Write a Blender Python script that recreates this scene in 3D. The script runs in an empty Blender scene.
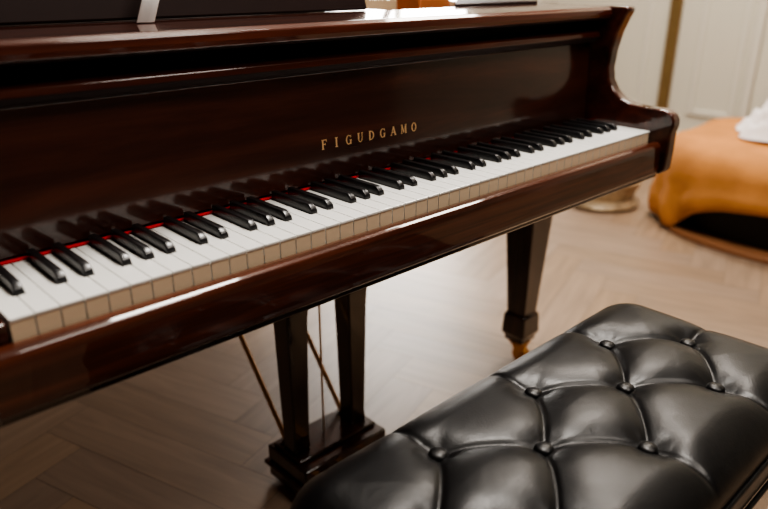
import bpy, bmesh, math, random
import numpy as np
from mathutils import Vector, Matrix, noise
random.seed(4); np.random.seed(4)
C = bpy.context.scene.collection
KZ = 0.70

# ---------------------------------------------------------------- helpers
def link(o):
    C.objects.link(o); return o
def mk(name, verts, faces, mats=(), smooth=False, bevel=0, seg=2, parent=None, angle=35):
    me = bpy.data.meshes.new(name); me.from_pydata([tuple(v) for v in verts], [], faces)
    bm = bmesh.new(); bm.from_mesh(me); bmesh.ops.recalc_face_normals(bm, faces=bm.faces); bm.to_mesh(me); bm.free()
    if not isinstance(mats, (list, tuple)): mats = [mats]
    for m in mats: me.materials.append(m)
    o = bpy.data.objects.new(name, me); link(o)
    if bevel:
        b = o.modifiers.new('bevel', 'BEVEL'); b.width = bevel; b.segments = seg
        b.limit_method = 'ANGLE'; b.angle_limit = math.radians(30)
    if smooth or bevel:
        for p in me.polygons: p.use_smooth = True
        try: me.set_sharp_from_angle(angle=math.radians(angle))
        except Exception: pass
    if parent: att(o, parent)
    return o
def att(o, p):
    o.parent = p
    loc = p.get('base')
    o.matrix_parent_inverse = Matrix.Translation((-loc[0], -loc[1], -loc[2])) if loc is not None else Matrix.Identity(4)
def thing(name, loc, label, cat, group=None):
    e = bpy.data.objects.new(name, None); e.empty_display_size = .05; e.location = loc
    e['base'] = list(loc); e['label'] = label; e['category'] = cat
    if group: e['group'] = group
    return link(e)
def boxv(x0, x1, y0, y1, z0, z1):
    v = [(x, y, z) for z in (z0, z1) for x, y in ((x0, y0), (x1, y0), (x1, y1), (x0, y1))]
    f = [(0, 1, 2, 3), (4, 5, 6, 7), (0, 1, 5, 4), (1, 2, 6, 5), (2, 3, 7, 6), (3, 0, 4, 7)]
    return v, f
def box(name, x0, x1, y0, y1, z0, z1, mat, bevel=.003, parent=None):
    v, f = boxv(x0, x1, y0, y1, z0, z1)
    return mk(name, v, f, mat, bevel=bevel, parent=parent)
def boxes(name, L, mat, bevel=0, parent=None):
    V, F = [], []
    for b in L:
        v, f = boxv(*b); k = len(V); V += v; F += [tuple(i + k for i in q) for q in f]
    return mk(name, V, F, mat, bevel=bevel, parent=parent)
def prof_x(name, prof, x0, x1, mat, parent=None, bevel=.0015):
    n = len(prof)
    v = [(x0, y, z) for y, z in prof] + [(x1, y, z) for y, z in prof]
    f = [tuple(range(n)), tuple(range(n, 2*n))] + [(i, (i+1) % n, n+(i+1) % n, n+i) for i in range(n)]
    return mk(name, v, f, mat, bevel=bevel, seg=2, parent=parent, angle=28)
def prof_z(name, outl, z0, z1, mat, parent=None, bevel=.003):
    n = len(outl)
    v = [(x, y, z0) for x, y in outl] + [(x, y, z1) for x, y in outl]
    f = [tuple(range(n)), tuple(range(n, 2*n))] + [(i, (i+1) % n, n+(i+1) % n, n+i) for i in range(n)]
    return mk(name, v, f, mat, bevel=bevel, parent=parent)
def lathe(name, prof, cx, cy, mat, n=40, parent=None):
    V, F = [], []
    for r, z in prof:
        for k in range(n):
            a = 2*math.pi*k/n; V.append((cx+r*math.cos(a), cy+r*math.sin(a), z))
    for i in range(len(prof)-1):
        for k in range(n):
            F.append((i*n+k, i*n+(k+1) % n, (i+1)*n+(k+1) % n, (i+1)*n+k))
    F.append(tuple(range(n))); F.append(tuple((len(prof)-1)*n+k for k in range(n)))
    return mk(name, V, F, mat, smooth=True, parent=parent)
def rod(name, p, q, r, mat, parent=None, n=14):
    p, q = Vector(p), Vector(q); d = (q-p).normalized(); a = d.orthogonal().normalized(); b = d.cross(a)
    V = []
    for c in (p, q):
        for k in range(n):
            t = 2*math.pi*k/n; V.append(c + a*r*math.cos(t) + b*r*math.sin(t))
    F = [(k, (k+1) % n, n+(k+1) % n, n+k) for k in range(n)] + [tuple(range(n)), tuple(range(n, 2*n))]
    return mk(name, V, F, mat, smooth=True, parent=parent)
def loft_sq(name, secs, mat, parent=None, bevel=.003):
    V, F = [], []
    for cx, cy, z, hx, hy in secs:
        V += [(cx-hx, cy-hy, z), (cx+hx, cy-hy, z), (cx+hx, cy+hy, z), (cx-hx, cy+hy, z)]
    for i in range(len(secs)-1):
        for k in range(4):
            F.append((i*4+k, i*4+(k+1) % 4, i*4+4+(k+1) % 4, i*4+4+k))
    F.append((0, 1, 2, 3)); m = (len(secs)-1)*4; F.append((m, m+1, m+2, m+3))
    return mk(name, V, F, mat, bevel=bevel, parent=parent)

# ---------------------------------------------------------------- materials
def newmat(name):
    m = bpy.data.materials.new(name); m.use_nodes = True
    nt = m.node_tree; b = nt.nodes['Principled BSDF']
    return m, nt, b
def plain(name, col, rough=.5, metal=0, coat=0, noise_amt=.06, scale=20, bump=0, bscale=200, spec=.5, coat_r=.05):
    m, nt, b = newmat(name)
    tc = nt.nodes.new('ShaderNodeTexCoord'); nz = nt.nodes.new('ShaderNodeTexNoise'); nz.inputs['Scale'].default_value = scale
    nz.inputs['Detail'].default_value = 4
    nt.links.new(tc.outputs['Object'], nz.inputs['Vector'])
    mx = nt.nodes.new('ShaderNodeMixRGB'); mx.inputs[1].default_value = (*[c*(1-noise_amt*2) for c in col], 1)
    mx.inputs[2].default_value = (*[min(1, c*(1+noise_amt*2)) for c in col], 1)
    nt.links.new(nz.outputs['Fac'], mx.inputs[0]); nt.links.new(mx.outputs[0], b.inputs['Base Color'])
    b.inputs['Roughness'].default_value = rough; b.inputs['Metallic'].default_value = metal
    b.inputs['Coat Weight'].default_value = coat; b.inputs['Coat Roughness'].default_value = coat_r
    b.inputs['Specular IOR Level'].default_value = spec
    if bump:
        n2 = nt.nodes.new('ShaderNodeTexNoise'); n2.inputs['Scale'].default_value = bscale; n2.inputs['Detail'].default_value = 3
        nt.links.new(tc.outputs['Object'], n2.inputs['Vector'])
        bp = nt.nodes.new('ShaderNodeBump'); bp.inputs['Strength'].default_value = bump; bp.inputs['Distance'].default_value = .004
        nt.links.new(n2.outputs['Fac'], bp.inputs['Height']); nt.links.new(bp.outputs['Normal'], b.inputs['Normal'])
    return m
def mahogany(name, dark, mid, light, scl=(1.2, 14, 14), rough=.3, coat=1.0, ior=1.6, cr_=.04):
    m, nt, b = newmat(name)
    tc = nt.nodes.new('ShaderNodeTexCoord'); mp = nt.nodes.new('ShaderNodeMapping'); mp.inputs['Scale'].default_value = scl
    nz = nt.nodes.new('ShaderNodeTexNoise'); nz.inputs['Scale'].default_value = 2.2; nz.inputs['Detail'].default_value = 8
    nz.inputs['Roughness'].default_value = .62; nz.inputs['Distortion'].default_value = .5
    nt.links.new(tc.outputs['Object'], mp.inputs['Vector']); nt.links.new(mp.outputs[0], nz.inputs['Vector'])
    cr = nt.nodes.new('ShaderNodeValToRGB'); e = cr.color_ramp.elements
    e[0].position = .30; e[0].color = (*dark, 1); e[1].position = .72; e[1].color = (*light, 1)
    k = e.new(.50); k.color = (*mid, 1)
    nt.links.new(nz.outputs['Fac'], cr.inputs['Fac']); nt.links.new(cr.outputs['Color'], b.inputs['Base Color'])
    b.inputs['Roughness'].default_value = rough; b.inputs['Coat Weight'].default_value = coat
    b.inputs['Specular IOR Level'].default_value = .15
    b.inputs['Coat Roughness'].default_value = cr_; b.inputs['Coat IOR'].default_value = ior
    b.inputs['Coat Tint'].default_value = (1, .92, .86, 1)
    return m
M_wood = mahogany('mahogany_lacquer', (.014, .0035, .002), (.040, .0095, .0055), (.085, .022, .012))
M_panel = mahogany('mahogany_panel', (.014, .004, .0026), (.034, .010, .006), (.080, .024, .0135), scl=(.9, 8, 8), ior=1.66, cr_=.10)
M_rail = mahogany('mahogany_rail', (.022, .005, .003), (.060, .0145, .008), (.115, .031, .016), scl=(.8, 16, 16), ior=1.55)
M_slip = mahogany('mahogany_slip', (.016, .0045, .0028), (.052, .0145, .008), (.125, .037, .019), scl=(1.0, 24, 24), ior=1.5)
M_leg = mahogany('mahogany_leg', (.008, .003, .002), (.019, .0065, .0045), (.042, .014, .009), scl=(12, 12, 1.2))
M_ivory = plain('key_white', (.90, .90, .87), .22, coat=.5, noise_amt=.01)
M_front = plain('key_front_cream', (.88, .70, .49), .45, noise_amt=.04, scale=60)
M_ebony = plain('key_black', (.005, .005, .006), .34, coat=.3, noise_amt=.02, coat_r=.15)
M_felt = plain('felt_red', (.75, .010, .015), .9, noise_amt=.1, scale=300)
M_gold = plain('gold_leaf', (.66, .41, .19), .45, metal=.2, noise_amt=.06)
M_brass = plain('brass', (.60, .36, .16), .35, metal=.9, noise_amt=.12)
M_brassb = plain('polished_brass', (.65, .34, .12), .38, metal=1, noise_amt=.06)
M_dark = plain('dark_cavity', (.01, .008, .007), .7)
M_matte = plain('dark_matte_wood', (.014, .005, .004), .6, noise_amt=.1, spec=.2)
M_maple = plain('pale_maple', (.72, .62, .46), .5, noise_amt=.05)
M_black = plain('black_lacquer', (.008, .008, .008), .25, coat=.8)
M_paper = plain('paper', (.95, .95, .93), .8, noise_amt=.02)
M_cloth = plain('white_cloth', (.85, .80, .77), .9, noise_amt=.03, bump=.2, bscale=30)
M_tan = plain('tan_velvet', (.54, .235, .070), .85, noise_amt=.22, scale=6, bump=.35, bscale=40, spec=.2)
M_tand = plain('tan_leather_edge', (.26, .11, .045), .5, noise_amt=.1)
M_wallm = plain('wall_paint', (.70, .68, .57), .7, noise_amt=.015, scale=3)
M_walld = plain('darkened_wall', (.055, .035, .026), .6, noise_amt=.2, scale=2)  # wall colour darkened to stand in for an unlit room in reflections
M_ceil = plain('ceiling_paint', (.40, .37, .33), .8, noise_amt=.01)
M_olive = plain('gilt_trim', (.20, .13, .05), .45, metal=.2, noise_amt=.1)
M_trim = plain('trim_paint', (.74, .72, .62), .5, noise_amt=.01)
M_pot = plain('gilt_ceramic', (.42, .32, .20), .4, metal=.3, noise_amt=.4, scale=30)
M_cab = plain('orange_wood', (.42, .13, .04), .4, coat=.4, noise_amt=.15, scale=5)
def leather():
    m, nt, b = newmat('black_leather')
    b.inputs['Base Color'].default_value = (.003, .003, .0035, 1)
    b.inputs['Specular IOR Level'].default_value = .38
    tc = nt.nodes.new('ShaderNodeTexCoord')
    vo = nt.nodes.new('ShaderNodeTexVoronoi'); vo.inputs['Scale'].default_value = 420
    nz = nt.nodes.new('ShaderNodeTexNoise'); nz.inputs['Scale'].default_value = 15; nz.inputs['Detail'].default_value = 3; nz.inputs['Distortion'].default_value = .8
    nt.links.new(tc.outputs['Object'], vo.inputs['Vector']); nt.links.new(tc.outputs['Object'], nz.inputs['Vector'])
    b1 = nt.nodes.new('ShaderNodeBump'); b1.inputs['Strength'].default_value = .12; b1.inputs['Distance'].default_value = .001
    b2 = nt.nodes.new('ShaderNodeBump'); b2.inputs['Strength'].default_value = .2; b2.inputs['Distance'].default_value = .005
    nt.links.new(vo.outputs['Distance'], b1.inputs['Height']); nt.links.new(nz.outputs['Fac'], b2.inputs['Height'])
    nt.links.new(b2.outputs['Normal'], b1.inputs['Normal']); nt.links.new(b1.outputs['Normal'], b.inputs['Normal'])
    rr = nt.nodes.new('ShaderNodeMapRange'); rr.inputs['To Min'].default_value = .30; rr.inputs['To Max'].default_value = .42
    nt.links.new(nz.outputs['Fac'], rr.inputs['Value']); nt.links.new(rr.outputs[0], b.inputs['Roughness'])
    return m
M_leather = leather()

# ---------------------------------------------------------------- room
X0, X1, Y0, Y1, H = -3.2, 3.9, -3.2, 4.6, 2.9
def floor_mat():
    m, nt, b = newmat('herringbone_oak')
    at = nt.nodes.new('ShaderNodeAttribute'); at.attribute_name = 'tone'
    uv = nt.nodes.new('ShaderNodeUVMap'); uv.uv_map = 'UVMap'
    mp = nt.nodes.new('ShaderNodeMapping'); mp.inputs['Scale'].default_value = (2.5, 24, 1)
    nz = nt.nodes.new('ShaderNodeTexNoise'); nz.inputs['Scale'].default_value = 1.6; nz.inputs['Detail'].default_value = 7; nz.inputs['Distortion'].default_value = .6
    nt.links.new(uv.outputs[0], mp.inputs[0]); nt.links.new(mp.outputs[0], nz.inputs['Vector'])
    mr = nt.nodes.new('ShaderNodeMapRange'); mr.inputs['From Min'].default_value = .3; mr.inputs['From Max'].default_value = .7
    mr.inputs['To Min'].default_value = .78; mr.inputs['To Max'].default_value = 1.1
    nt.links.new(nz.outputs['Fac'], mr.inputs['Value'])
    mx = nt.nodes.new('ShaderNodeMixRGB'); mx.blend_type = 'MULTIPLY'; mx.inputs[0].default_value = 1
    nt.links.new(at.outputs['Color'], mx.inputs[1]); nt.links.new(mr.outputs[0], mx.inputs[2])
    nt.links.new(mx.outputs[0], b.inputs['Base Color'])
    b.inputs['Roughness'].default_value = .42; b.inputs['Coat Weight'].default_value = .15; b.inputs['Coat Roughness'].default_value = .3
    return m
def make_floor():
    W, n = .12, 5; ang = math.radians(18); ca, sa = math.cos(ang), math.sin(ang)
    V, F, tone, uvs = [], [], [], []
    g = .0006
    R = 64
    for i in range(-R, R+1):
        for j in range(-12, 13):
            bx, by = i + j*n, i - j*n
            for kind in (0, 1):
                if kind == 0: r = (bx, bx+n, by, by+1)
                else: r = (bx, bx+1, by+1, by+1+n)
                x0, x1, y0, y1 = r[0]*W+g, r[1]*W-g, r[2]*W+g, r[3]*W-g
                cx, cy = (x0+x1)/2, (y0+y1)/2; wx, wy = cx*ca-cy*sa+.6, cx*sa+cy*ca+.5
                if not (X0-.2 < wx < X1+.2 and Y0-.2 < wy < Y1+.2): continue
                k = len(V)
                for x, y in ((x0, y0), (x1, y0), (x1, y1), (x0, y1)):
                    px, py = x*ca-y*sa+.6, x*sa+y*ca+.5
                    V.append((min(max(px, X0), X1), min(max(py, Y0), Y1), 0))
                F.append((k, k+1, k+2, k+3))
                t = random.uniform(.84, 1.08); w = random.uniform(-.010, .010)
                tone.append(((.305+w)*t, .212*t, (.142-w)*t, 1))
                o1, o2 = random.uniform(0, 20), random.uniform(0, 20); L, w2 = n*W, W
                if kind == 0: uvs.append([(o1, o2), (o1+L, o2), (o1+L, o2+w2), (o1, o2+w2)])
                else: uvs.append([(o1, o2), (o1, o2+w2), (o1+L, o2+w2), (o1+L, o2)])
    k = len(V); V += [(X0, Y0, -.003), (X1, Y0, -.003), (X1, Y1, -.003), (X0, Y1, -.003)]; F.append((k, k+1, k+2, k+3))
    tone.append((.09, .062, .042, 1)); uvs.append([(0, 0)]*4)
    me = bpy.data.meshes.new('floor'); me.from_pydata(V, [], F)
    ca_ = me.color_attributes.new('tone', 'FLOAT_COLOR', 'CORNER'); uvl = me.uv_layers.new(name='UVMap')
    for p in me.polygons:
        for q, li in enumerate(p.loop_indices):
            ca_.data[li].color = tone[p.index]; uvl.data[li].uv = uvs[p.index][q]
    me.materials.append(floor_mat()); o = bpy.data.objects.new('floor', me); link(o); o['kind'] = 'structure'
make_floor()
def struct(o): o['kind'] = 'structure'; return o
t = .12
wy0, wy1, wz0, wz1 = 2.70, 4.3, .78, 2.45
struct(boxes('wall_right', [(X1, X1+t, Y0, wy0, 0, H), (X1, X1+t, wy1, Y1, 0, H), (X1, X1+t, wy0, wy1, 0, wz0), (X1, X1+t, wy0, wy1, wz1, H)], M_wallm))
struct(box('wall_back', X0, X1, Y1, Y1+t, 0, H, M_walld, 0))
struct(box('wall_front', X0, X1, Y0-t, Y0, 0, H, M_walld, 0))
struct(box('wall_left', X0-t, X0, Y0, Y1, 0, H, M_walld, 0))
struct(box('ceiling', X0, X1, Y0, Y1, H, H+.1, M_ceil, 0))
fr = .06
struct(boxes('window_1', [(X1-.02, X1+t, wy0, wy0+fr, wz0, wz1), (X1-.02, X1+t, wy1-fr, wy1, wz0, wz1), (X1-.02, X1+t, wy0+fr, wy1-fr, wz0, wz0+fr), (X1-.02, X1+t, wy0+fr, wy1-fr, wz1-fr, wz1),
    (X1+.02, X1+.07, (wy0+wy1)/2-.025, (wy0+wy1)/2+.025, wz0+fr, wz1-fr)], M_trim, .004))
struct(boxes('trim_1', [(X1-.035, X1, 1.19, 1.255, 0, 2.5)], M_olive, .01))
def frame(name, y0, y1, z0, z1, w=.035, d=.012):
    return struct(boxes(name, [(X1-d, X1, y0, y0+w, z0, z1), (X1-d, X1, y1-w, y1, z0, z1), (X1-d, X1, y0+w, y1-w, z0, z0+w), (X1-d, X1, y0+w, y1-w, z1-w, z1)], M_trim, .005))
frame('trim_2', .82, 1.08, .25, 2.5)
frame('trim_3', -.35, .68, .95, 2.5)
frame('trim_4', -.35, .68, .22, .85)
frame('trim_5', 1.36, 2.56, .25, 2.5)
struct(boxes('trim_6', [(X1-.03, X1, .74, .79, .15, 2.6)], M_trim, .01))
struct(boxes('baseboard_right', [(X1-.025, X1, Y0, 1.185, 0, .14), (X1-.025, X1, 1.26, Y1, 0, .14)], M_trim, .006))
struct(boxes('baseboard_back', [(X0, X1-.03, Y1-.025, Y1, 0, .14)], M_walld, .006))

# ---------------------------------------------------------------- PIANO
XL, XR = -.03, 1.2275
AW = .030
piano = thing('grand_piano', (.6, .3, 0), 'glossy dark mahogany grand piano with open keyboard and gold lettering', 'piano')
arm = [(-.030, .614), (-.040, .624), (-.042, .66), (-.042, .70), (-.046, .715), (-.045, .727), (-.038, .738), (-.024, .745), (.02, .745), (.05, .748), (.075, .757), (.094, .772),
       (.106, .79), (.111, .815), (.108, .85), (.100, .885), (.088, .915), (.080, .930), (.083, .937), (.30, .937), (.30, .614)]
for s in (0, 1):
    x0 = XR if s else XL-AW
    prof_x('arm', arm, x0, x0+AW, M_wood, piano, bevel=.004)
def cat(P, n=12):
    out = []
    for i in range(1, len(P)-2):
        p0, p1, p2, p3 = [Vector(q) for q in P[i-1:i+3]]
        for k in range(n):
            u = k/n
            out.append(.5*((2*p1)+(p2-p0)*u+(2*p0-5*p1+4*p2-p3)*u*u+(3*p1-p0-3*p2+p3)*u**3))
    out.append(Vector(P[-2])); return [(v.x, v.y) for v in out]
XO, XI = 1.315, -.11
path = cat([(XO, .1), (XO, .302), (XO, .55), (XO-.01, .78), (1.22, .98), (1.03, 1.15), (.86, 1.33), (.74, 1.52), (.58, 1.66), (.36, 1.72), (.12, 1.68), (XI+.03, 1.56), (XI, 1.36), (XI, .8), (XI, .302), (XI, .1)], 8)
def offs(path, d):
    n = len(path); o = []
    for i in range(n):
        a = Vector(path[max(i-1, 0)]); b = Vector(path[min(i+1, n-1)]); t_ = (b-a).normalized(); o.append((path[i][0]+t_.y*d, path[i][1]-t_.x*d))
    return o
def ribbon(name, path, th, z0, z1, mats, parent):
    n = len(path); inner = offs(path, -th)
    V = []
    for z in (z0, z1):
        V += [(p[0], p[1], z) for p in path]; V += [(p[0], p[1], z) for p in inner]
    F = []
    for i in range(n-1):
        F += [(i, i+1, 2*n+i+1, 2*n+i), (n+i, n+i+1, 3*n+i+1, 3*n+i), (i, i+1, n+i+1, n+i), (2*n+i, 2*n+i+1, 3*n+i+1, 3*n+i)]
    F += [(0, n, 3*n, 2*n), (n-1, 2*n-1, 4*n-1, 3*n-1)]
    o = mk(name, V, F, mats, bevel=.003, parent=parent)
    for p in o.data.polygons:
        vs = set(p.vertices)
        if all(n <= v < 2*n or 3*n <= v < 4*n for v in vs): p.material_index = 1
    return o
ribbon('rim', path, .08, .64, .937, [M_wood, M_maple], piano)
prof_z('soundboard', offs(path, -.081)[1:-1], .66, .68, M_cab, piano, 0)
prof_z('cast_plate', [(x, max(y, .42)) for x, y in offs(path, -.082)[1:-1]], .80, .815, M_brass, piano, 0)
prof_z('stretcher_shade', [(.955, .303), (1.2335, .303), (1.2335, .54)], .83, .943, M_matte, piano, .002)  # dark prism standing in for the shadow behind the stretcher
box('rest_block', 1.125, 1.2335, .56, .64, .83, .945, M_cab, .003, piano)
# raised lid, hinged on the straight side
LA = math.radians(40)
hx, hz = XI, .945
lp = [(x, max(y, .62)) for x, y in offs(path, .008)]
V = []
for dz in (0, .018):
    for x, y in lp:
        dxl = x-hx; V.append((hx+dxl*math.cos(LA)-dz*math.sin(LA), y, hz+dxl*math.sin(LA)+dz*math.cos(LA)))
n = len(lp)
mk('lid', V, [tuple(range(n)), tuple(range(n, 2*n))]+[(i, (i+1) % n, n+(i+1) % n, n+i) for i in range(n)], M_wood, parent=piano)
V = []
for dz in (.020, .036):
    for x, y in ((hx, .63), (XO, .63), (XO-.02, .92), (hx, .92)):
        dxl = x-hx; V.append((hx+dxl*math.cos(LA)-dz*math.sin(LA), y, hz+dxl*math.sin(LA)+dz*math.cos(LA)))
mk('lid_flap', V, [(0, 1, 2, 3), (4, 5, 6, 7), (0, 1, 5, 4), (1, 2, 6, 5), (2, 3, 7, 6), (3, 0, 4, 7)], M_wood, bevel=.003, parent=piano)
rod('lid_prop', (1.27, .80, .938), (hx+1.22*math.cos(LA), .80, hz+1.22*math.sin(LA)-.003), .010, M_wood, piano)
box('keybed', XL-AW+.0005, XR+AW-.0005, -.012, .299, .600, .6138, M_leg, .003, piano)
box('key_frame', XL+.001, XR-.002, .002, .15, .6145, .668, M_dark, 0, piano)
slip = [(-.003, .6145), (-.003, .6780), (-.012, .6800), (-.0195, .6795), (-.0245, .677), (-.0268, .672), (-.0275, .665), (-.0280, .624), (-.0272, .618), (-.024, .6145)]
ks = prof_x('key_slip', slip, XL+.0005, XR-.0005, M_slip, piano, 0)
for p in ks.data.polygons: p.use_smooth = False
b_ = ks.modifiers.new('bevel', 'BEVEL'); b_.width = .0012; b_.segments = 3; b_.limit_method = 'ANGLE'; b_.angle_limit = math.radians(12)
box('key_block', XL+.0005, -.0015, .0, .149, .669, .697, M_wood, .003, piano)
fall = [(.152, .7035), (.159, .864), (.148, .866), (.141, .870), (.137, .877), (.139, .885), (.146, .890), (.166, .892), (.19, .892), (.19, .7035)]
fb = prof_x('fallboard', fall, XL+.0005, XR-.0005, [M_panel, M_rail, M_matte], piano, .0012)
for p in fb.data.polygons:
    if len(p.vertices) == 4:
        if p.center.z > .8635: p.material_index = 1
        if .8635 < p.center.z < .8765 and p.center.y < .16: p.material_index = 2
lower = [(.170, .8925), (.170, .9095), (.127, .911), (.118, .915), (.1155, .922), (.117, .931), (.124, .9365), (.299, .937), (.299, .6145), (.192, .6145), (.192, .8925)]
tr = prof_x('top_rail', lower, XL+.0005, XR-.0005, [M_rail, M_matte], piano, .0015)
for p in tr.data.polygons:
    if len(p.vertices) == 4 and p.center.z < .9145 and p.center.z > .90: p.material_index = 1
box('felt_strip', 0, 1.225, .1445, .151, .700, .7020, M_felt, .0005, piano)
# lettering
def fy(z): return .152 + (z-.7035)*(.007/.1605)
def S(x0, y0, x1, y1, w):
    w = w*1.15+.03
    d = Vector((x1-x0, y1-y0)); d.normalize(); nx, ny = -d.y*w/2, d.x*w/2
    return [[(x0+nx, y0+ny), (x1+nx, y1+ny), (x1-nx, y1-ny), (x0-nx, y0-ny)]]
def B(cx, cy, a, b, t0, t1, wa=.20, wb=.10, n=20):
    out = []
    for k in range(n):
        u0, u1 = math.radians(t0+(t1-t0)*k/n), math.radians(t0+(t1-t0)*(k+1)/n)
        out.append([(cx+a*math.cos(u0), cy+b*math.sin(u0)), (cx+a*math.cos(u1), cy+b*math.sin(u1)),
                    (cx+(a-wa)*math.cos(u1), cy+(b-wb)*math.sin(u1)), (cx+(a-wa)*math.cos(u0), cy+(b-wb)*math.sin(u0))])
    return out
def ser(x, y, w=.34): return S(x-w/2, y, x+w/2, y, .06)
GL = {
 'F': S(.25, 0, .25, 1, .17)+S(.08, .97, .82, .97, .06)+S(.25, .52, .62, .52, .06)+ser(.25, .03)+S(.80, 1, .80, .76, .06)+S(.62, .40, .62, .64, .05),
 'I': S(.45, 0, .45, 1, .17)+ser(.45, .03, .4)+ser(.45, .97, .4),
 'G': B(.5, .5, .45, .52, 50, 330)+S(.80, .02, .80, .44, .15)+ser(.80, .44, .32)+S(.83, .98, .83, .72, .05),
 'U': S(.22, .35, .22, 1, .17)+S(.78, .35, .78, 1, .07)+B(.48, .36, .34, .38, 180, 360, .15, .09)+ser(.22, .97)+ser(.78, .97, .28),
 'D': S(.2, 0, .2, 1, .17)+B(.35, .5, .56, .50, -90, 90)+S(.05, .97, .36, .97, .06)+S(.05, .03, .36, .03, .06),
 'A': S(.14, 0, .5, 1, .07)+S(.5, 1, .86, 0, .17)+S(.25, .34, .72, .34, .06)+ser(.12, .03, .28)+ser(.87, .03, .34),
 'M': S(.12, 0, .16, 1, .07)+S(.16, 1, .5, .08, .13)+S(.5, .08, .84, 1, .05)+S(.88, 0, .84, 1, .14)+ser(.12, .03, .26)+ser(.88, .03, .32)+ser(.12, .97, .22)+ser(.88, .97, .24),
 'O': B(.5, .5, .46, .52, 0, 360, n=32)}
def lettering(txt, cx, cz, pitch, cap):
    V, F = [], []; n = len(txt)
    for i, ch in enumerate(txt):
        x0 = cx + (i-(n-1)/2)*pitch; w = cap*.90
        for pi, poly in enumerate(GL[ch]):
            k = len(V)
            for gx, gy in poly:
                z = cz-cap/2+gy*cap; V.append((x0+(gx-.5)*w, fy(z)-.0006-pi*.000004, z))
            F.append((k, k+1, k+2, k+3))
    o = mk('lettering', V, F, M_gold, parent=fb); o['label'] = 'gold capital letters inlaid on the fallboard'
lettering('FIGUDGAMO', .5965, .760, .0239, .0142)
# keyboard
kb = box('keyboard', .0, 1.225, .006, .143, .6685, .6725, M_dark, 0, piano)
P = 1.225/52
order = 'ABCDEFG'
def key_letter(i): return order[i % 7]
BO = {'A': .0030, 'C': -.0022, 'D': .0022, 'F': -.0032, 'G': 0}
bw = .0054
blacks = []
for i in range(51):
    L = key_letter(i)
    if L in BO: blacks.append((i, (i+1)*P + BO[L]))
bl = dict(blacks)
cache = {}
for i in range(52):
    L = key_letter(i)
    ln = (i-1) in bl; rn = i in bl
    sig = (L, ln, rn)
    if sig not in cache:
        g = .00055
        xl, xr = g, P-g
        tl = (bl[i-1]-i*P+bw+.0006) if ln else xl
        tr_ = (bl[i]-i*P-bw-.0006) if rn else xr
        o2 = [(xl, 0), (xr, 0), (xr, .050)]
        if rn: o2 += [(tr_, .050)]
        o2 += [(tr_, .1435), (tl, .1435)]
        if ln: o2 += [(tl, .050)]
        o2 += [(xl, .050)]
        pts = []
        for p in o2:
            if not pts or (abs(p[0]-pts[-1][0])+abs(p[1]-pts[-1][1])) > 1e-6: pts.append(p)
        n = len(pts); V = []
        for z, dy in ((.673, .0012), (.6965, .0012), (.6966, -.0006), (KZ, -.0006)):
            V += [(x, y + (dy if y == 0 else 0), z) for x, y in pts]
        F = [tuple(range(n)), tuple(3*n+k for k in range(n))]
        for r in range(3):
            F += [(r*n+k, r*n+(k+1) % n, (r+1)*n+(k+1) % n, (r+1)*n+k) for k in range(n)]
        me = bpy.data.meshes.new('white_key'); me.from_pydata(V, [], F)
        bm = bmesh.new(); bm.from_mesh(me); bmesh.ops.recalc_face_normals(bm, faces=bm.faces); bm.to_mesh(me); bm.free()
        me.materials.append(M_ivory); me.materials.append(M_front)
        for p in me.polygons:
            if max(me.vertices[v].co.z for v in p.vertices) < .6967 and abs(p.normal.y) > .5: p.material_index = 1
        cache[sig] = me
    o = bpy.data.objects.new('white_key', cache[sig]); link(o); o.location.x = i*P
    b = o.modifiers.new('bevel', 'BEVEL'); b.width = .0006; b.segments = 2; b.limit_method = 'ANGLE'
    att(o, kb)
def bkey():
    w0, w1 = .0053, .0043
    secs = [(.0505, .0), (.0515, .006), (.0575, .0112), (.062, .0122), (.1435, .0118)]
    V = []
    for y, h in secs:
        wt = w0 - (w0-w1)*(h/.0122)
        V += [(-w0, y, KZ-.012), (w0, y, KZ-.012), (wt, y, KZ+max(h, .0008)), (-wt, y, KZ+max(h, .0008))]
    F = [(0, 1, 2, 3), tuple(4*(len(secs)-1)+k for k in range(4))]
    for s in range(len(secs)-1):
        F += [(4*s+k, 4*s+(k+1) % 4, 4*s+4+(k+1) % 4, 4*s+4+k) for k in range(4)]
    me = bpy.data.meshes.new('black_key'); me.from_pydata(V, [], F)
    bm = bmesh.new(); bm.from_mesh(me); bmesh.ops.recalc_face_normals(bm, faces=bm.faces); bm.to_mesh(me); bm.free()
    me.materials.append(M_ebony)
    for p in me.polygons: p.use_smooth = True
    return me
BK = bkey()
for i, x in blacks:
    o = bpy.data.objects.new('black_key', BK); link(o); o.location.x = x
    b = o.modifiers.new('bevel', 'BEVEL'); b.width = .0012; b.segments = 3; b.limit_method = 'ANGLE'; b.angle_limit = .5
    att(o, kb)
def pleg(cx, cy):
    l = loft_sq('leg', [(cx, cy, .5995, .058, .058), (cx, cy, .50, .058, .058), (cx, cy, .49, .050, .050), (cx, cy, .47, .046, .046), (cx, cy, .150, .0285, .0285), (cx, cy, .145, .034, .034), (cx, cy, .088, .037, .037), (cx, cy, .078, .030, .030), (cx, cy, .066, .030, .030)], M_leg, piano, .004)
    lathe('caster', [(.002, .0658), (.029, .0658), (.031, .062), (.029, .057), (.020, .053), (.016, .050), (.002, .048)], cx, cy, M_brassb, 28, l)
    rod('caster_wheel', (cx-.011, cy-.008, .0215), (cx+.011, cy-.008, .0215), .0215, M_brassb, l, 32)
    for sx in (-1, 1):
        X = cx+sx*.0145
        pts = [(cy-.016, .018), (cy-.002, .018), (cy+.014, .052), (cy-.016, .052)]
        prof_x('caster_fork', pts, X-.0025, X+.0025, M_brassb, l, .0008)
pleg(1.30, .325)
pleg(-.095, .325)
pleg(.42, 1.50)
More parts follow.
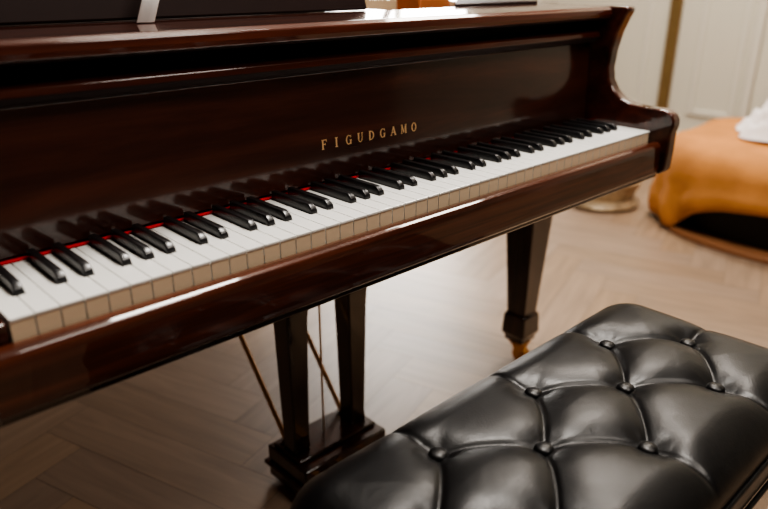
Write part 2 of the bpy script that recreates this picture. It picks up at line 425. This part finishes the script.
box('leg_block', 1.19, 1.314, .301, .42, .5996, .6395, M_leg, .003, piano)
box('leg_block', -.109, .02, .301, .42, .5996, .6395, M_leg, .003, piano)
box('leg_block', .32, .52, 1.40, 1.60, .5996, .6395, M_leg, .003, piano)
# lyre
ly = box('pedal_lyre', .510, .728, .258, .388, .050, .086, M_leg, .004, piano)
ly['label'] = 'dark mahogany pedal lyre with brass rods'
box('lyre_moulding', .502, .736, .250, .396, .038, .0495, M_leg, .005, ly)
box('lyre_foot', .510, .728, .258, .388, .010, .0375, M_leg, .005, ly)
box('lyre_moulding', .517, .721, .285, .376, .0865, .094, M_leg, .003, ly)
for cx in (.544, .695):
    loft_sq('lyre_post', [(cx, .33, .0945, .020, .021), (cx, .33, .12, .0185, .020), (cx, .33, .38, .024, .024), (cx, .33, .56, .034, .032), (cx, .33, .599, .034, .032)], M_leg, ly, .003)
    rod('brace_rod', (cx-.002, .366, .095), (cx-.006, .80, .659), .0052, M_brass, ly)
rod('pedal_rod', (.6185, .335, .0945), (.6185, .335, .599), .0022, M_brass, ly)
for cx in (.555, .6185, .682):
    n = 10; pts = [(cx-.008, .2495), (cx-.009, .20)] + [(cx+.017*math.cos(a), .165+.024*math.sin(a)) for a in np.linspace(math.pi*.85, math.pi*2.15, n)] + [(cx+.009, .20), (cx+.008, .2495)]
    prof_z('pedal', pts, .040, .048, M_brassb, ly, .002)
# music desk
mk('music_desk', [(.10, .318, .9375), (.74, .318, .9375), (.74, .335, .9375), (.10, .335, .9375), (.12, .365, 1.14), (.72, .365, 1.14), (.72, .378, 1.14), (.12, .378, 1.14)],
        [(0, 1, 2, 3), (4, 5, 6, 7), (0, 1, 5, 4), (1, 2, 6, 5), (2, 3, 7, 6), (3, 0, 4, 7)], M_matte, bevel=.004, parent=piano)
box('music_desk_shelf', .05, .775, .3, .46, .925, .937, M_leg, .002, piano)
sh = thing('sheet_music', (.30, .26, .9375), 'folded white paper sheet leaning on the piano top', 'paper')
V = []; F = []
for k in range(8):
    u = k/7; x = .280+.024*u
    V += [(x-.004, .25+.002*math.sin(u*6), .9385), (x+.060, .300+.002*math.sin(u*6), 1.04)]
for k in range(7): F.append((2*k, 2*k+1, 2*k+3, 2*k+2))
pg = mk('page', V, F, M_paper, smooth=True, parent=sh); so = pg.modifiers.new('s', 'SOLIDIFY'); so.thickness = .001

# ---------------------------------------------------------------- BENCH
bx, by, bz = .541, -.300, .008
ha, hb, rc = .368, .168, .065
bench = thing('piano_bench', (bx, by, 0), 'black leather piano bench with diamond tufted buttoned seat', 'bench')
def rrect(a, b, r, n=400):
    segs = [((a-r), (b-r), 0), (-(a-r), (b-r), 90), (-(a-r), -(b-r), 180), ((a-r), -(b-r), 270)]
    per = []
    for cx, cy, a0 in segs:
        for k in range(13):
            t_ = math.radians(a0+90*k/12); per.append((cx+r*math.cos(t_), cy+r*math.sin(t_)))
    per.append(per[0]); d = [0]
    for i in range(1, len(per)): d.append(d[-1]+math.dist(per[i], per[i-1]))
    out = []
    for k in range(n):
        s = d[-1]*k/n
        out.append((np.interp(s, d, [p[0] for p in per]), np.interp(s, d, [p[1] for p in per])))
    return np.array(out)
dx, dy = .186, .080
rowA = [(-dx, dy), (0, dy), (dx, dy)]; rowC = [(-dx, -dy), (0, -dy), (dx, -dy)]
rowB = [(-1.5*dx, 0), (-.5*dx, 0), (.5*dx, 0), (1.5*dx, 0)]
btn = rowA+rowB+rowC
segs = []
for p in rowA+rowC:
    for q in rowB:
        if abs(abs(p[0]-q[0])-dx/2) < 1e-3: segs.append((p, q, .005 if p[1] > 0 else -.005))
for p in rowA: segs.append((p, (p[0], hb), .002))
for p in rowC: segs.append((p, (p[0], -hb), .002))
segs += [(rowB[0], (-ha, 0), .001), (rowB[3], (ha, 0), .001)]
def height(X, Y):
    Dx = np.abs(X)-(ha-rc); Dy = np.abs(Y)-(hb-rc)
    sd = np.where((Dx > 0) & (Dy > 0), np.hypot(np.maximum(Dx, 0), np.maximum(Dy, 0))-rc, np.maximum(Dx, Dy)-rc)
    d = np.maximum(-sd, 0)
    R = .060
    e = np.sqrt(np.maximum(1-(1-np.minimum(d/R, 1))**2, 0))
    base = .438 + .047*e + .009*np.minimum(d/.15, 1)
    fade = np.clip((d-.005)/.06, 0, 1)
    acc = np.zeros(X.shape); fold = np.zeros(X.shape); kk = 120.
    for (p, q, bow) in segs:
        px, py = p; vx, vy = q[0]-px, q[1]-py; l2 = vx*vx+vy*vy; l = math.sqrt(l2)
        tt = ((X-px)*vx+(Y-py)*vy)/l2; t_ = np.clip(tt, 0, 1)
        side = ((X-px)*(-vy)+(Y-py)*vx)/l
        ds0 = np.hypot(X-px-t_*vx, Y-py-t_*vy)
        ds = np.where((tt > 0) & (tt < 1), np.abs(side-bow*np.sin(np.pi*t_)), ds0)
        acc += np.exp(-kk*ds)
        fold = np.maximum(fold, .0027*np.exp(-(ds/.0038)**2))
    sm = np.maximum(-np.log(acc+1e-9)/kk, 0)
    dep = .0092*np.exp(-(sm/.022)**1.25)
    db = np.full(X.shape, 9.); pk = np.zeros(X.shape)
    for p in btn:
        r_ = np.hypot(X-p[0], Y-p[1]); th = np.arctan2(Y-p[1], X-p[0]); db = np.minimum(db, r_)
        pk += .00022*np.cos(th*7+p[0]*40)*np.exp(-((r_-.024)/.012)**2)
    return bz + base + .001 - dep*fade - fold*np.clip(d/.02, 0, 1) - .0075*np.exp(-(db/.022)**1.6) + pk
ring = rrect(ha, hb, rc, 480); NR = 140
svals = [1-(1-k/NR)**1.3 for k in range(1, NR+1)]
V = [(bx, by, float(height(np.array([0.]), np.array([0.]))[0]))]
for s in svals:
    X = ring[:, 0]*s; Y = ring[:, 1]*s; Z = height(X, Y)
    V += [(bx+X[k], by+Y[k], Z[k]) for k in range(len(X))]
n = len(ring)
F = [(0, 1+k, 1+(k+1) % n) for k in range(n)]
for r in range(NR-1):
    o0 = 1+r*n; o1 = o0+n
    F += [(o0+k, o1+k, o1+(k+1) % n, o0+(k+1) % n) for k in range(n)]
last = 1+(NR-1)*n
for (off, z) in ((.001, .436), (.001, .41), (-.001, .392), (-.004, .385)):
    st = len(V)
    for k in range(n):
        x, y = ring[k]
        V.append((bx+x+off*np.sign(x), by+y+off*np.sign(y), z))
    F += [(last+k, st+k, st+(k+1) % n, last+(k+1) % n) for k in range(n)]; last = st
F.append(tuple(last+k for k in range(n)))
cush = mk('seat_cushion', V, F, M_leather, smooth=True, parent=bench, angle=80)
cush['label'] = 'black diamond tufted leather cushion'
def tube_loop(name, pts, r, mat, parent, m=8):
    V, F = [], []; n = len(pts)
    for i in range(n):
        a = Vector(pts[i-1]); b = Vector(pts[(i+1) % n]); d = (b-a).normalized(); s = d.cross(Vector((0, 0, 1))).normalized()
        for k in range(m):
            t_ = 2*math.pi*k/m; V.append(Vector(pts[i]) + s*r*math.cos(t_) + Vector((0, 0, 1))*r*math.sin(t_))
    for i in range(n):
        for k in range(m): F.append((i*m+k, i*m+(k+1) % m, ((i+1) % n)*m+(k+1) % m, ((i+1) % n)*m+k))
    return mk(name, V, F, mat, smooth=True, parent=parent, angle=80)
r2 = rrect(ha+.002, hb+.002, rc, 200)
tube_loop('piping', [(bx+x, by+y, .440) for x, y in r2], .0035, M_leather, bench)
tube_loop('piping', [(bx+x, by+y, .388) for x, y in r2], .0035, M_leather, bench)
def button(p):
    z0 = float(height(np.array([p[0]]), np.array([p[1]]))[0])
    prof = [(.0005, .0056), (.004, .0054), (.0080, .0046), (.0108, .0028), (.0118, .0006), (.0105, -.002)]
    return lathe('button', [(r, z0+z+.0036) for r, z in prof], bx+p[0], by+p[1], M_leather, 24, cush)
for p in btn: button(p)
prof_z('frame', [(bx+x, by+y) for x, y in rrect(ha-.008, hb-.008, rc, 80)], .315, .3845, M_black, bench, .003)
for sx in (-1, 1):
    for sy in (-1, 1):
        cx, cy = bx+sx*(ha-.055), by+sy*(hb-.05)
        loft_sq('leg', [(cx, cy, .3148, .026, .026), (cx, cy, .25, .024, .024), (cx, cy, .03, .016, .016), (cx, cy, .028, .02, .02), (cx, cy, .0, .02, .02)], M_black, bench, .003)

# ---------------------------------------------------------------- OTTOMAN
ox, oy = 3.05, .05
ott = thing('ottoman', (ox, oy, 0), 'burnt orange velvet rounded ottoman with black base beside panelled wall', 'ottoman')
def sup(th, a, b, p=3.0):
    c, s = math.cos(th), math.sin(th)
    return a*math.copysign(abs(c)**(2/p), c), b*math.copysign(abs(s)**(2/p), s)
TOP = .375
def bodymesh():
    V, F = [], []; n = 260
    rings = [(0.0, -.004), (.03, .006), (.12, .014), (.30, .016), (.45, .004), (.55, .010), (.78, .0), (.90, -.012), (.97, -.035), (1.0, -.08), (1.01, -.25)]
    for fz, ins in rings:
        for k in range(n):
            th = 2*math.pi*k/n
            # arched opening: starts near the far corner, rises quickly
            a = (th-math.pi*1.06)/math.radians(50); s = max(0, 1-abs(a)**2.2)**.8 if abs(a) < 1 else 0
            zb = .022+.165*s; z = zb+(TOP-zb)*fz
            x, y = sup(th, .53+ins, .64+ins)
            w = .034*noise.noise(Vector((x*5, y*5, z*2)))*(1 if fz < .9 else .3) + .022*math.sin(th*17+4*noise.noise(Vector((x*3, y*3, 0))))*max(0, 1-fz*1.05)*(1.2-s)
            V.append((ox+x*(1+w), oy+y*(1+w), z+(.02*noise.noise(Vector((x*4, y*4, 9))) if fz > .9 else 0)))
    m = len(rings)
    for r in range(m-1):
        for k in range(n): F.append((r*n+k, r*n+(k+1) % n, (r+1)*n+(k+1) % n, (r+1)*n+k))
    F.append(tuple((m-1)*n+k for k in range(n)))
    mk('seat', V, F, M_tan, smooth=True, parent=ott, angle=80)
bodymesh()
def sring(name, a, b, z0, z1, mat):
    pts = [sup(2*math.pi*k/90, a, b) for k in range(90)]
    return prof_z(name, [(ox+x, oy+y) for x, y in pts], z0, z1, mat, ott, .004)
sring('base', .44, .56, .0225, .32, M_dark)
sring('plinth', .525, .625, 0, .022, M_tand)
def crumple(name, cx, cy, z0, rx, ry, h, label, cat, mat):
    N, Mm = 120, 50; V, F = [], []
    for j in range(Mm+1):
        for k in range(N):
            th = 2*math.pi*k/N; u = j/Mm
            r = (1-u**1.0)
            wob = 1+.25*noise.noise(Vector((math.cos(th)*1.8, math.sin(th)*1.8, 3)))
            x, y = rx*r*wob*math.cos(th), ry*r*wob*math.sin(th)
            hz = h*(1-r**2.2)
            nz = noise.noise(Vector((x*11, y*11, 1.3)))*.7 + abs(noise.noise(Vector((x*21, y*21, 5))))*.9
            V.append((cx+x, cy+y, z0+max(0.001, hz*(.60+nz))))
    for j in range(Mm):
        for k in range(N): F.append((j*N+k, j*N+(k+1) % N, (j+1)*N+(k+1) % N, (j+1)*N+k))
    F.append(tuple(range(N)))
    o = mk(name, V, F, mat, smooth=True, angle=80); o['label'] = label; o['category'] = cat; return o
crumple('folded_cloth', 3.02, .20, TOP+.016, .25, .27, .17, 'crumpled white cloth lying on the orange ottoman', 'cloth', M_cloth)

lathe_o = lathe('planter', [(.11, .0), (.160, .004), (.172, .02), (.160, .035), (.140, .045), (.15, .07), (.165, .10), (.168, .115), (.174, .12), (.174, .13), (.155, .13), (.15, .11), (.05, .10)], 2.76, .93, M_pot, 60)
lathe_o['label'] = 'low round gilded planter with mottled relief on the floor'; lathe_o['category'] = 'planter'

# ---------------------------------------------------------------- light
def area(name, loc, rot, sx, sy, power, col):
    l = bpy.data.lights.new(name, 'AREA'); l.shape = 'RECTANGLE'; l.size = sx; l.size_y = sy; l.energy = power; l.color = col
    o = bpy.data.objects.new(name, l); o.location = loc; o.rotation_euler = rot; link(o); return o
def aim(o, tgt):
    o.rotation_euler = (Vector(tgt)-Vector(o.location)).to_track_quat('-Z', 'Y').to_euler()
a = area('window_daylight', (X1+.35, 3.5, 1.7), (0, 0, 0), 1.7, 1.8, 200, (1, .96, .91)); aim(a, (1.5, 1.3, .4))
a = area('overhead_light', (1.1, .1, H-.05), (0, 0, 0), .6, .6, 70, (1, .93, .85))
a = area('overhead_light', (2.8, .7, H-.05), (0, 0, 0), .7, .7, 60, (1, .90, .80))
a = area('overhead_light', (.9, -1.3, 2.75), (0, 0, 0), .8, .8, 34, (1, .91, .82)); aim(a, (.8, -.1, .7))  # added fill lamp to brighten the key fronts, no fixture there
w = bpy.data.worlds.new('World'); bpy.context.scene.world = w; w.use_nodes = True
w.node_tree.nodes['Background'].inputs[0].default_value = (1, .97, .92, 1); w.node_tree.nodes['Background'].inputs[1].default_value = 1.3

# ---------------------------------------------------------------- camera
cd = bpy.data.cameras.new('camera'); cam = bpy.data.objects.new('camera', cd); link(cam)
f = Vector((.6386, .6742, -.3709)).normalized(); r = Vector((.7261, -.6877, 0)).normalized(); u = r.cross(f)
cam.matrix_world = Matrix(((r.x, u.x, -f.x, -.1451), (r.y, u.y, -f.y, -.6575), (r.z, u.z, -f.z, .9956), (0, 0, 0, 1)))
cd.sensor_width = 36; cd.lens = 36*700/768; cd.clip_start = .01
cd.dof.use_dof = True; cd.dof.focus_distance = 1.0; cd.dof.aperture_fstop = 2.8
bpy.context.scene.camera = cam
try:
    bpy.context.scene.view_settings.look = 'AgX - Medium High Contrast'
except Exception as e: print(e)
